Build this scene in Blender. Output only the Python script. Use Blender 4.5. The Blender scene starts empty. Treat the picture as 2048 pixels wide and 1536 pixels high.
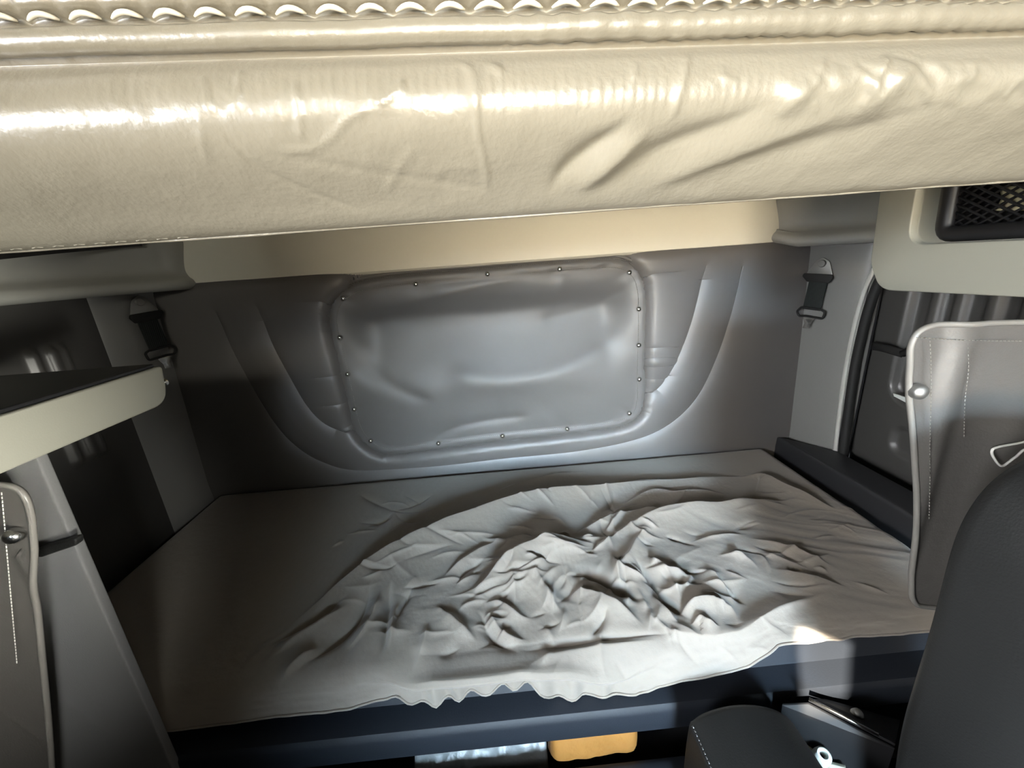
import bpy, bmesh, math
import numpy as np
from mathutils import Vector, Matrix

S = bpy.context.scene
C = S.collection
PI = math.pi
rng = np.random.default_rng(7)

# ------------------------------------------------------------------ camera
F = 790.0
CAM = np.array([0.0, 0.0, 1.37])
_n = lambda v: v / np.linalg.norm(v)
_ray = lambda u, v: np.array([(u - 1024) / F, -(v - 768) / F, -1.0])
_Y = _n(_ray(980, 528)); _h = np.array([1, .07, 0.0]); _X = _n(_h - _h.dot(_Y) * _Y); _Z = np.cross(_X, _Y)
R = np.array([_X, _Y, _Z])
def onY(u, v, y): d = R @ _ray(u, v); return CAM + d * y / d[1]
def onX(u, v, x): d = R @ _ray(u, v); return CAM + d * x / d[0]
def onZ(u, v, z): d = R @ _ray(u, v); return CAM + d * (z - CAM[2]) / d[2]
def onP(u, v, p, n):
    d = R @ _ray(u, v); p = np.array(p); n = np.array(n); return CAM + d * (n.dot(p - CAM) / n.dot(d))
def proj(P):
    c = (P - CAM) @ R
    return 1024 + F * c[..., 0] / -c[..., 2], 768 - F * c[..., 1] / -c[..., 2]

cd = bpy.data.cameras.new('camera'); cam = bpy.data.objects.new('camera', cd); C.objects.link(cam)
cd.sensor_width = 36; cd.lens = F / 2048 * 36; cd.clip_start = .01
M4 = Matrix.Identity(4)
for i in range(3):
    for j in range(3): M4[i][j] = float(R[i, j])
M4.translation = Vector(CAM); cam.matrix_world = M4
S.camera = cam

# ------------------------------------------------------------------ materials
def mat(name, col, rough=.5, metal=0, spec=.5, bump=(), var=0, vscale=8, sheen=0, coat=0):
    """bump: list of (kind, scale, strength, distance)"""
    m = bpy.data.materials.new(name); m.use_nodes = True
    nt = m.node_tree; b = nt.nodes['Principled BSDF']; L = nt.links
    b.inputs['Base Color'].default_value = (*col, 1)
    b.inputs['Roughness'].default_value = rough; b.inputs['Metallic'].default_value = metal
    b.inputs['Specular IOR Level'].default_value = spec
    if sheen: b.inputs['Sheen Weight'].default_value = sheen
    if coat: b.inputs['Coat Weight'].default_value = coat; b.inputs['Coat Roughness'].default_value = .25
    tc = nt.nodes.new('ShaderNodeTexCoord')
    if var:
        nz = nt.nodes.new('ShaderNodeTexNoise'); nz.inputs['Scale'].default_value = vscale; nz.inputs['Detail'].default_value = 6
        L.new(tc.outputs['Object'], nz.inputs['Vector'])
        mx = nt.nodes.new('ShaderNodeMix'); mx.data_type = 'RGBA'
        mx.inputs[6].default_value = (*[c * (1 - var) for c in col], 1); mx.inputs[7].default_value = (*[min(1, c * (1 + var)) for c in col], 1)
        L.new(nz.outputs['Fac'], mx.inputs[0]); L.new(mx.outputs[2], b.inputs['Base Color'])
    prev = None
    for kind, sc, st, dist in bump:
        if kind == 'noise':
            t = nt.nodes.new('ShaderNodeTexNoise'); t.inputs['Detail'].default_value = 4; out = t.outputs['Fac']
        elif kind == 'vor':
            t = nt.nodes.new('ShaderNodeTexVoronoi'); t.feature = 'DISTANCE_TO_EDGE'; out = t.outputs['Distance']
        elif kind == 'wave':
            t = nt.nodes.new('ShaderNodeTexWave'); out = t.outputs['Fac']
        t.inputs['Scale'].default_value = sc
        L.new(tc.outputs['Object'], t.inputs['Vector'])
        bp = nt.nodes.new('ShaderNodeBump'); bp.inputs['Strength'].default_value = st; bp.inputs['Distance'].default_value = dist
        L.new(out, bp.inputs['Height'])
        if prev: L.new(prev.outputs['Normal'], bp.inputs['Normal'])
        prev = bp
    if prev: L.new(prev.outputs['Normal'], b.inputs['Normal'])
    return m

M = {}
M['cream_vinyl'] = mat('cream_vinyl', (.272, .248, .192), .33, spec=1.0, coat=.25, bump=[('noise', 45, .14, .006), ('noise', 260, .25, .0015)], var=.06, vscale=5)
M['cream_thread'] = mat('cream_thread', (.72, .68, .56), .6)
M['cream_plastic'] = mat('cream_plastic', (.27, .265, .222), .5, bump=[('noise', 500, .15, .0008)], var=.03)
M['header'] = mat('cream_header', (.70, .68, .58), .5, bump=[('noise', 60, .12, .003)])
M['grey_plastic'] = mat('grey_plastic', (.36, .36, .33), .5, bump=[('noise', 500, .15, .0008)])
M['wall_vinyl'] = mat('wall_vinyl', (.128, .121, .115), .42, bump=[('noise', 420, .2, .0008)], var=.08, vscale=6)
M['flap_vinyl'] = mat('flap_vinyl', (.112, .107, .102), .47, bump=[('noise', 420, .15, .0008)], var=.1, vscale=7)
M['pillar'] = mat('pillar_plastic', (.21, .208, .20), .42, bump=[('noise', 500, .15, .0008)])
M['shell'] = mat('shell_trim', (.12, .115, .105), .8)
M['dark_plastic'] = mat('dark_plastic', (.022, .023, .026), .5)
M['black'] = mat('black_plastic', (.008, .008, .009), .45)
M['rubber'] = mat('black_rubber', (.01, .01, .01), .7)
M['door'] = mat('dark_door', (.062, .060, .057), .38, bump=[('noise', 300, .15, .001)])
M['base'] = mat('blue_grey_plastic', (.014, .017, .023), .55, spec=.3, bump=[('noise', 350, .2, .001)])
M['mattress'] = mat('mattress_cloth', (.06, .055, .05), .9)
M['sheet'] = mat('grey_sheet', (.225, .197, .168), .75, spec=.3, bump=[('noise', 60, .25, .004), ('noise', 700, .2, .0008)], sheen=.25)
M['curtain'] = mat('grey_curtain', (.085, .079, .072), .45, bump=[('noise', 25, .3, .006), ('noise', 400, .2, .001)], var=.08)
M['curtain_edge'] = mat('curtain_piping', (.17, .16, .145), .4)
M['partition'] = mat('partition_cloth', (.13, .13, .13), .75, bump=[('noise', 500, .3, .001)])
M['seat'] = mat('seat_vinyl', (.0095, .0095, .0092), .55, spec=.35, bump=[('noise', 380, .3, .001)], var=.1, vscale=30)
M['seat_thread'] = mat('seat_thread', (.12, .12, .12), .6)
M['steel'] = mat('steel', (.62, .62, .6), .22, metal=1)
M['dull_steel'] = mat('dull_steel', (.36, .36, .345), .5, metal=1)
M['chrome'] = mat('satin_trim', (.52, .52, .49), .3, spec=.8)
M['belt'] = mat('belt_webbing', (.014, .018, .017), .8, bump=[('wave', 160, .3, .001)])
M['white'] = mat('white_plastic', (.62, .66, .62), .4)
M['beige'] = mat('beige_plastic', (.45, .44, .36), .5)
M['orange'] = mat('orange_cloth', (.27, .12, .022), .7, bump=[('noise', 30, .4, .008)], var=.15, vscale=12)
M['bag'] = mat('pale_plastic_bag', (.20, .215, .22), .35, bump=[('noise', 40, .6, .008)])
M['paper'] = mat('cream_paper', (.75, .68, .42), .6)
M['string'] = mat('white_cord', (.55, .54, .5), .7)
M['black_metal'] = mat('black_metal', (.010, .010, .011), .5, spec=.35)
M['carpet'] = mat('floor_mat', (.02, .02, .022), .9, bump=[('noise', 300, .5, .003)])
M['ceiling'] = mat('headliner', (.42, .40, .33), .85)

# ------------------------------------------------------------------ mesh helpers
def link(o, parent=None):
    C.objects.link(o)
    if parent is not None: o.parent = parent
    return o
def mesh(name, V, Fc, m, parent=None, smooth=True, ang=None):
    me = bpy.data.meshes.new(name)
    me.from_pydata([tuple(map(float, v)) for v in V], [], [tuple(map(int, f)) for f in Fc])
    if smooth:
        me.polygons.foreach_set('use_smooth', [True] * len(me.polygons))
        if ang: me.set_sharp_from_angle(angle=math.radians(ang))
    me.materials.append(m if not isinstance(m, str) else M[m])
    me.update()
    o = bpy.data.objects.new(name, me)
    return link(o, parent)
def from_bm(name, bm, m, parent=None, ang=35):
    me = bpy.data.meshes.new(name); bmesh.ops.recalc_face_normals(bm, faces=bm.faces); bm.to_mesh(me); bm.free()
    me.polygons.foreach_set('use_smooth', [True] * len(me.polygons))
    if ang: me.set_sharp_from_angle(angle=math.radians(ang))
    me.materials.append(M[m]); me.update()
    return link(bpy.data.objects.new(name, me), parent)
def grid_faces(nu, nv, cu=False, cv=False, flip=False):
    Fc = []
    for i in range(nu if cu else nu - 1):
        for j in range(nv if cv else nv - 1):
            a, b, c, d = i * nv + j, ((i + 1) % nu) * nv + j, ((i + 1) % nu) * nv + (j + 1) % nv, i * nv + (j + 1) % nv
            Fc.append((a, d, c, b) if flip else (a, b, c, d))
    return Fc
def sheet_mesh(name, P, m, parent=None, flip=False, thick=0):
    nu, nv, _ = P.shape
    o = mesh(name, P.reshape(-1, 3), grid_faces(nu, nv, flip=flip), m, parent)
    if thick:
        md = o.modifiers.new('solid', 'SOLIDIFY'); md.thickness = thick; md.offset = -1
    return o
def add_box(bm, lo, hi, bev=0, seg=2):
    r = bmesh.ops.create_cube(bm, size=1)
    for v in r['verts']:
        v.co = Vector([(lo[i] + hi[i]) / 2 + v.co[i] * (hi[i] - lo[i]) for i in range(3)])
    if bev:
        e = list({e for v in r['verts'] for e in v.link_edges})
        bmesh.ops.bevel(bm, geom=e, offset=bev, segments=seg, affect='EDGES', profile=.5)
def box(name, lo, hi, m, parent=None, bev=0, seg=2):
    bm = bmesh.new(); add_box(bm, lo, hi, bev, seg); return from_bm(name, bm, m, parent)
def add_prism(bm, pts, vec, bev=0, seg=3):
    """pts: closed polygon of 3D points, extruded along vec; bevel every rim edge"""
    vs = [bm.verts.new(tuple(map(float, p))) for p in pts]
    f = bm.faces.new(vs)
    r = bmesh.ops.extrude_face_region(bm, geom=[f])
    nv = [g for g in r['geom'] if isinstance(g, bmesh.types.BMVert)]
    bmesh.ops.translate(bm, verts=nv, vec=Vector(tuple(map(float, vec))))
    if bev:
        allv = set(vs) | set(nv); top = set(nv); bot = set(vs)
        ed = [e for e in bm.edges if (e.verts[0] in top and e.verts[1] in top) or (e.verts[0] in bot and e.verts[1] in bot)]
        bmesh.ops.bevel(bm, geom=ed, offset=bev, segments=seg, affect='EDGES', profile=.5)
def prism(name, pts, vec, m, parent=None, bev=0, seg=3, ang=35):
    bm = bmesh.new(); add_prism(bm, pts, vec, bev, seg); return from_bm(name, bm, m, parent, ang)
def roundpoly(pts, rad, n=7):
    """round corners of a 2D polygon; rad one number or list"""
    out = []; N = len(pts)
    for i in range(N):
        p0, p, p1 = map(np.array, (pts[i - 1], pts[i], pts[(i + 1) % N])); r = rad[i] if isinstance(rad, (list, tuple)) else rad
        if r <= 0: out.append(p.astype(float)); continue
        a = _n(p0 - p); b = _n(p1 - p); c = np.clip(a.dot(b), -.999, .999); half = math.acos(c) / 2
        t = min(r / math.tan(half), np.linalg.norm(p0 - p) * .48, np.linalg.norm(p1 - p) * .48)
        A = p + a * t; B = p + b * t
        for k in range(n + 1):
            s = k / n; out.append((1 - s) ** 2 * A + 2 * s * (1 - s) * p + s * s * B)
    return out
def smooth_path(pts, n=8, closed=False):
    P = np.array(pts, float); N = len(P); out = []
    rg = range(N if closed else N - 1)
    for i in rg:
        if closed: p0, p1, p2, p3 = P[i - 1], P[i], P[(i + 1) % N], P[(i + 2) % N]
        else: p0, p1, p2, p3 = P[max(i - 1, 0)], P[i], P[i + 1], P[min(i + 2, N - 1)]
        for k in range(n):
            t = k / n
            out.append(.5 * (2 * p1 + (p2 - p0) * t + (2 * p0 - 5 * p1 + 4 * p2 - p3) * t * t + (3 * p1 - p0 - 3 * p2 + p3) * t ** 3))
    if not closed: out.append(P[-1])
    return np.array(out)
def add_tube(VF, path, r, seg=8, closed=False, flat=1.0, up=None):
    P = np.array(path, float); N = len(P); V, Fc = VF; base = len(V)
    T = np.gradient(P, axis=0) if not closed else np.roll(P, -1, 0) - np.roll(P, 1, 0)
    T /= np.linalg.norm(T, axis=1)[:, None] + 1e-12
    ref = np.array(up if up is not None else ([0, 0, 1] if abs(T[0][2]) < .9 else [1, 0, 0]), float)
    for i in range(N):
        a = ref - ref.dot(T[i]) * T[i]; a /= np.linalg.norm(a) + 1e-12
        if up is None: ref = a
        b = np.cross(T[i], a); rr = r[i] if hasattr(r, '__len__') else r
        for k in range(seg):
            t = 2 * PI * k / seg; V.append(P[i] + a * math.cos(t) * rr * flat + b * math.sin(t) * rr)
    for i in range(N if closed else N - 1):
        for k in range(seg):
            j = (i + 1) % N
            Fc.append((base + i * seg + k, base + i * seg + (k + 1) % seg, base + j * seg + (k + 1) % seg, base + j * seg + k))
    if not closed:
        Fc.append(tuple(base + k for k in range(seg))[::-1]); Fc.append(tuple(base + (N - 1) * seg + k for k in range(seg)))
def tube(name, path, r, m, parent=None, seg=8, closed=False, flat=1.0, up=None):
    VF = ([], []); add_tube(VF, path, r, seg, closed, flat, up); return mesh(name, *VF, m, parent)
def lathe(name, prof, c, axis, m, parent=None, seg=20, ang=40):
    """prof: list of (radius, height along axis)"""
    ax = _n(np.array(axis, float)); a = np.cross(ax, [0, 0, 1] if abs(ax[2]) < .9 else [1, 0, 0]); a = _n(a); b = np.cross(ax, a)
    V = []; Fc = []; c = np.array(c, float)
    for r, h in prof:
        for k in range(seg):
            t = 2 * PI * k / seg; V.append(c + ax * h + (a * math.cos(t) + b * math.sin(t)) * max(r, 1e-5))
    n = len(prof)
    for i in range(n - 1):
        for k in range(seg): Fc.append((i * seg + k, i * seg + (k + 1) % seg, (i + 1) * seg + (k + 1) % seg, (i + 1) * seg + k))
    Fc.append(tuple(range(seg))[::-1]); Fc.append(tuple((n - 1) * seg + k for k in range(seg)))
    return mesh(name, V, Fc, m, parent, True, ang)
def thing(name, label, cat, loc=(0, 0, 0), group=None):
    o = bpy.data.objects.new(name, None); o.empty_display_size = .05; C.objects.link(o)
    o['label'] = label; o['category'] = cat
    if group: o['group'] = group
    o['_base'] = tuple(map(float, loc))
    return o
def settle(o):
    """move an Empty to the base of its thing without moving the parts"""
    b = Vector(o['_base']); del o['_base']
    o.location = b
    for ch in o.children: ch.matrix_parent_inverse = Matrix.Translation(-b)
def tag(o, label, cat, group=None):
    o['label'] = label; o['category'] = cat
    if group: o['group'] = group
    return o
def struct(o): o['kind'] = 'structure'; return o
def sm(x, a, b): t = np.clip((x - a) / (b - a), 0, 1); return t * t * (3 - 2 * t)

# noise ------------------------------------------------------------
_tab = rng.random((256, 256))
def vnoise(x, y):
    xi = np.floor(x).astype(int); yi = np.floor(y).astype(int); fx = x - xi; fy = y - yi
    fx = fx ** 3 * (fx * (fx * 6 - 15) + 10); fy = fy ** 3 * (fy * (fy * 6 - 15) + 10)
    g = lambda i, j: _tab[i & 255, j & 255]
    return (g(xi, yi) * (1 - fx) + g(xi + 1, yi) * fx) * (1 - fy) + (g(xi, yi + 1) * (1 - fx) + g(xi + 1, yi + 1) * fx) * fy
def fbm(x, y, o=4):
    s = 0; a = .5
    for k in range(o): s = s + a * (vnoise(x * 2 ** k + 17 * k, y * 2 ** k + 31 * k) - .5); a *= .5
    return s
def ridged(x, y, o=3):
    s = 0; a = .6
    for k in range(o): s = s + a * (1 - np.abs(2 * vnoise(x * 2 ** k + 9 * k, y * 2 ** k + 5 * k) - 1)) ** 2; a *= .5
    return s
def poly_dist(X, Y, pts):
    """signed distance (positive on the +Y / upper side) and position 0..1 along a polyline"""
    P = np.array(pts, float); seg = np.diff(P, axis=0); ln = np.linalg.norm(seg, axis=1); cum = np.concatenate([[0], np.cumsum(ln)])
    best = np.full(X.shape, 1e9); sg = np.zeros(X.shape); tt = np.zeros(X.shape)
    for i in range(len(seg)):
        dx, dy = X - P[i, 0], Y - P[i, 1]; t = (dx * seg[i, 0] + dy * seg[i, 1]) / (ln[i] ** 2 + 1e-12); tc = np.clip(t, 0, 1)
        ex, ey = dx - tc * seg[i, 0], dy - tc * seg[i, 1]; d = np.hypot(ex, ey); cr = seg[i, 0] * dy - seg[i, 1] * dx
        m = d < best; best = np.where(m, d, best); sg = np.where(m, np.sign(cr), sg); tt = np.where(m, (cum[i] + tc * ln[i]) / cum[-1], tt)
    return best * np.where(sg == 0, 1, sg), tt
def ridge(X, Y, pts, amp, wf, wr, taper=.15, pw=1.5):
    out = np.zeros(X.shape); pts = np.array(pts, float); pad = 3.2 * max(wf, wr)
    m = (X > pts[:, 0].min() - pad) & (X < pts[:, 0].max() + pad) & (Y > pts[:, 1].min() - pad) & (Y < pts[:, 1].max() + pad)
    if not m.any(): return out
    d, t = poly_dist(X[m], Y[m], smooth_path(pts, 5))
    w = np.where(d > 0, wr, wf)
    tp = np.clip(np.minimum(t, 1 - t) / taper, 0, 1); tp = tp * tp * (3 - 2 * tp)
    w = w * (.45 + .55 * tp)
    out[m] = amp * np.exp(-np.abs(d / w) ** pw) * tp
    return out

# ------------------------------------------------------------------ cab shell
struct(box('floor', (-1.25, -1.35, -.06), (1.3, 1.45, 0), 'carpet'))
struct(box('ceiling', (-1.09, -1.36, 2.36), (1.14, 1.42, 2.42), 'ceiling'))
YW = 1.33

# back wall: padded vinyl, quilted along curved seams -----------------
def wallpts(px): return [tuple(onY(u, v, YW)[[0, 2]]) for u, v in px]
seams = [wallpts(p) for p in (
    [(530, 610), (556, 680), (588, 742), (625, 805), (660, 840), (705, 860)],
    [(452, 620), (484, 700), (520, 770), (560, 835), (600, 880), (650, 912), (720, 930), (860, 924), (1000, 908), (1150, 893), (1260, 872), (1330, 840), (1385, 785), (1425, 700), (1450, 620), (1468, 532)],
    [(1397, 532), (1383, 600), (1366, 660), (1342, 720), (1318, 760), (1290, 790)])]
flap_px = [(700, 556), (1225, 512), (1291, 560), (1289, 810), (1225, 862), (770, 908), (716, 880), (655, 650)]
flap_loop = smooth_path([tuple(onY(u, v, YW)[[0, 2]]) for u, v in
    [(662, 605), (690, 572), (740, 553), (850, 540), (960, 531), (1080, 521), (1180, 513), (1235, 513), (1272, 532), (1290, 572), (1292, 640), (1290, 720),
     (1289, 790), (1278, 828), (1246, 850), (1180, 862), (1080, 873), (980, 884), (880, 897), (795, 907), (757, 903), (725, 880), (704, 845), (690, 785), (674, 715), (658, 650)]], 6, True)
nx, nz = 520, 260
def pin(X, Y, loop):
    c = np.zeros(X.shape, bool); P = loop; Q = np.roll(loop, -1, 0)
    for (x0, y0), (x1, y1) in zip(P, Q):
        m = ((y0 > Y) != (y1 > Y)) & (X < (x1 - x0) * (Y - y0) / (y1 - y0 + 1e-12) + x0); c ^= m
    return c
gx = np.linspace(-1.13, 1.13, nx); gz = np.linspace(.45, 1.372, nz)
X, Z = np.meshgrid(gx, gz, indexing='ij')
h = np.zeros_like(X)
dmin = np.full(X.shape, 9.)
for k, s in enumerate(seams):
    d, t = poly_dist(X, Z, smooth_path(s, 6)); fade = np.clip(np.minimum(t, 1 - t) / .08, 0, 1)
    d = np.abs(d) + (1 - fade) * .03
    dmin = np.minimum(dmin, d)
dl, _ = poly_dist(X, Z, np.vstack([flap_loop, flap_loop[:1]])); dl = np.abs(dl)
h += .017 * (1 - np.exp(-dmin / .028)) - .002 * np.exp(-(dmin / .004) ** 2)
h += .010 * (1 - np.exp(-np.minimum(dl, .2) / .02)) - .012 * np.exp(-(dl / .007) ** 2)
h += .008 * sm(Z, .60, .72)
for (u, v, sx, sz, a) in [(1305, 690, .05, .006, -.006), (1305, 718, .06, .006, .005), (680, 745, .05, .007, -.006), (690, 800, .05, .008, -.006), (1310, 750, .05, .008, -.004), (640, 600, .06, .010, -.005), (1310, 545, .06, .008, -.004)]:
    p = onY(u, v, YW); h += a * np.exp(-((X - p[0]) / sx) ** 2 - ((Z - p[2]) / sz) ** 2)
h += .006 * fbm(X * 2.5, Z * 3, 2)
inside = sm(dl * np.where(pin(X, Z, flap_loop), 1, -1), -.0115, -.0065)
h = h * (1 - inside) - .055 * inside
h *= sm(Z, 1.376, 1.345) * .6 + .4
lean = (1.46 - Z) * .03
P = np.stack([X, YW - h + .012 - lean * 0, Z], -1)
wb = sheet_mesh('wall_back', P, 'wall_vinyl', flip=False, thick=-.03)
struct(wb)
# cream header over the padding
prof = [(1.300, 1.366), (1.290, 1.374), (1.287, 1.40), (1.292, 1.44), (1.305, 1.52), (1.32, 1.60), (1.34, 2.36), (1.42, 2.36), (1.42, 1.366)]
V = []; nxx = 40
for x in np.linspace(-1.13, 1.13, nxx):
    for (y, z) in prof: V.append((x, y, z + .004 * x))
Fc = grid_faces(nxx, len(prof), cv=True, flip=True)
Fc += [tuple(range(len(prof))), tuple((nxx - 1) * len(prof) + k for k in range(len(prof)))[::-1]]
struct(mesh('trim_1', V, Fc, 'header', None, True, 40))

# side walls
def wall_boxes(name, boxes, m='shell'):
    bm = bmesh.new()
    for lo, hi in boxes: add_box(bm, lo, hi)
    return struct(from_bm(name, bm, m))
# corner pillars: curved plastic panels
def pillar(name, s):
    pl = [(.985, 1.345), (1.003, 1.325), (1.012, 1.305), (1.026, 1.27), (1.042, 1.23), (1.060, 1.19), (1.078, 1.155), (1.092, 1.135), (1.11, 1.125), (1.13, 1.123)]
    pl = smooth_path(pl, 4); zs = np.linspace(.50, 1.44, 24)
    P = np.array([[(s * (x + (1.40 - z) * .05 * (1.33 - min(y, 1.33) < .08)), y, z) for z in zs] for x, y in pl])
    for i, (x, y) in enumerate(pl):
        w = max(0, 1 - (1.345 - y) / .2)
        for j, z in enumerate(zs): P[i, j] = (s * (x + (1.38 - z) * .05 * w), y - .006 * math.sin(PI * i / (len(pl) - 1)), z)
    return struct(sheet_mesh(name, P, 'pillar', flip=(s < 0), thick=.008))
pillar('trim_2', 1); pillar('trim_3', -1)

# ------------------------------------------------------------------ window cover on the back wall
fl = thing('window_cover', 'grey vinyl window flap held by metal snaps on the padded back wall', 'window cover', (0, 1.31, .78))
c0 = flap_loop.mean(0)
N = len(flap_loop); rings = 46
tt = np.linspace(0, 1, rings)
PX = c0[0] + (flap_loop[:, None, 0] - c0[0]) * tt[None]; PZ = c0[1] + (flap_loop[:, None, 1] - c0[1]) * tt[None]
dist_in, _ = poly_dist(PX, PZ, np.vstack([flap_loop, flap_loop[:1]])); dist_in = np.abs(dist_in)
hh = .021 + .008 * sm(dist_in, .004, .016) - .0035 * sm(dist_in, .034, .040) - .003 * np.exp(-((dist_in - .037) / .003) ** 2) - .002 * np.exp(-((dist_in - .010) / .003) ** 2) 
sv = np.clip((PZ - .78) / (1.31 - .78), 0, 1)
hh -= .050 * sm(dist_in, .03, .15) * sm(sv, .32, .78) * (1 - sm(sv, .80, 1.02))
snap_px = [(687, 597), (680, 675), (696, 748), (709, 818), (742, 881), (877, 886), (1005, 871), (1134, 857), (1258, 826), (1278, 758), (1277, 690), (1277, 618), (1258, 545), (1119, 538), (975, 548), (832, 568)]
snap_w = [onY(u, v, 1.305) for u, v in snap_px]
cp = np.array([onY(980, 700, YW)[0], onY(980, 700, YW)[2]])
for p in snap_w:   # tension creases run from each snap into the sheet
    q = np.array([p[0], p[2]]); dq = _n(cp - q); rel = np.stack([PX - q[0], PZ - q[1]], -1); al = rel @ dq; ac = rel @ np.array([-dq[1], dq[0]])
    hh -= .0035 * np.exp(-(ac / (.010 + .10 * np.clip(al, 0, 1))) ** 2) * np.exp(-np.clip(al, 0, 1) / .08) * (al > -.015)
    ps = rng.normal(0, 1)
    hh += .0022 * np.sin(ac * 150 + ps) * np.exp(-(ac / .05) ** 2) * np.exp(-((dist_in - .02) / .016) ** 2)
def flapcr(pts, a, wf, wr):
    w = [tuple(onY(u, v, YW)[[0, 2]]) for u, v in pts]; return ridge(PX, PZ, w, a, wf, wr)
hh += flapcr([(700, 640), (780, 615), (880, 590), (980, 565), (1060, 555)], .007, .022, .03)
hh += flapcr([(690, 670), (720, 720), (790, 770), (870, 800)], -.006, .02, .02)
hh += flapcr([(1270, 640), (1200, 700), (1120, 740), (1000, 760), (880, 745)], .008, .04, .05)
hh += flapcr([(1260, 560), (1220, 600), (1160, 625), (1080, 640)], -.004, .02, .03)
hh += flapcr([(1119, 545), (1120, 575), (1118, 610)], .004, .012, .012)
hh += flapcr([(860, 880), (900, 855), (960, 838), (1060, 826)], -.005, .015, .02)
hh += .004 * fbm(PX * 6 + 3, PZ * 9, 3) * sm(dist_in, .03, .09)
P = np.stack([PX, YW - hh, PZ], -1)
V = P.reshape(-1, 3); Fc = grid_faces(N, rings, cu=True)
mesh('flap', V, Fc, 'flap_vinyl', fl)
tube('piping', [(x, YW - .027, z) for x, z in flap_loop], .0052, 'wall_vinyl', fl, 8, True)
# stitching along the hem
VF = ([], [])
inner = c0 + (flap_loop - c0) * .90
inner_len = np.linalg.norm(np.roll(flap_loop, -1, 0) - flap_loop, axis=1)
def hemline(off):
    T = np.roll(flap_loop, -1, 0) - np.roll(flap_loop, 1, 0); T /= np.linalg.norm(T, axis=1)[:, None]
    Nn = np.stack([-T[:, 1], T[:, 0]], -1); s = np.sign(((c0 - flap_loop) * Nn).sum(1))[:, None]
    return flap_loop + Nn * s * off
for off in (.010, .036):
    L = hemline(off); L = np.vstack([L, L[:1]]); cum = np.concatenate([[0], np.cumsum(np.linalg.norm(np.diff(L, axis=0), axis=1))])
    for s in np.arange(0, cum[-1] - .005, .007):
        q = np.array([[np.interp(a, cum, L[:, 0]), YW - .0285 if off < .02 else YW - .0270, np.interp(a, cum, L[:, 1])] for a in (s, s + .0022, s + .0045)])
        add_tube(VF, q, .0007, 4)
mesh('stitching', *VF, 'curtain_edge', fl)
for p in snap_w:
    lathe('snap', [(.0085, -.004), (.0085, .001), (.0076, .0032), (.0058, .0052), (.003, .0064), (.0005, .0067)], (p[0], 1.3010, p[2]), (0, -1, 0), 'steel', fl, 16)
settle(fl)

# ------------------------------------------------------------------ upper bunk above the camera
bk = thing('upper_bunk', 'cream vinyl padded upper bunk filling the top of the photo', 'bunk', (0, .8, 1.41))
rows = [(86, .3015), (98, .3045), (104, .3052), (112, .302), (130, .2965), (165, .292), (200, .2915), (235, .295), (270, .301), (310, .311), (350, .324), (385, .337), (410, .347), (424, .354), (431, .359), (434, .362)]
prof = [onY(1000, v, y)[[1, 2]] for v, y in rows]
prof = smooth_path(prof, 5)
ns = len(prof); nxx = 620
gx = np.linspace(-.72, .72, nxx)
P = np.zeros((nxx, ns, 3))
tz = 1.505 - .022 * (gx - .0)
for j, (y, z) in enumerate(prof):
    k = (z - prof[-1][1]) / (prof[0][1] - prof[-1][1])
    P[:, j, 0] = gx; P[:, j, 1] = y; P[:, j, 2] = z + k * (-.020 * gx) + (1 - k) * .004 * gx
U, Vv = proj(P)
T = np.gradient(P, axis=1); Nn = np.cross(np.broadcast_to([1., 0, 0], T.shape), T); Nn /= np.linalg.norm(Nn, axis=-1)[..., None] + 1e-12
if Nn[0, ns // 2, 1] > 0: Nn = -Nn
D = np.zeros(U.shape)
def bcr(pts, amp, wf, wr, taper=.45):
    global D
    # creases are measured along the cloth (x, length down the face)
    D += ridge(U, -Vv, [(u, -v) for u, v in pts], amp, wf, wr, taper)
mask = sm(Vv, 100, 135) * (1 - sm(Vv, 405, 432))
# soft hanging folds on the right half
bcr([(1275, 225), (1235, 260), (1190, 295), (1130, 340), (1085, 395)], -.0065, 16, 22)
bcr([(1310, 250), (1250, 300), (1190, 350), (1140, 395)], .0060, 26, 20)
bcr([(1560, 195), (1450, 250), (1330, 300), (1240, 345), (1160, 410)], -.0055, 22, 30)
bcr([(1720, 215), (1600, 260), (1480, 300), (1350, 350), (1240, 400)], .0050, 30, 25)
bcr([(1900, 190), (1750, 250), (1600, 290), (1450, 330), (1300, 395)], -.0040, 24, 30)
bcr([(1640, 150), (1600, 190), (1540, 240)], .004, 20, 20)
bcr([(1850, 120), (1790, 160), (1730, 215), (1690, 240)], .004, 16, 22)
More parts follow.
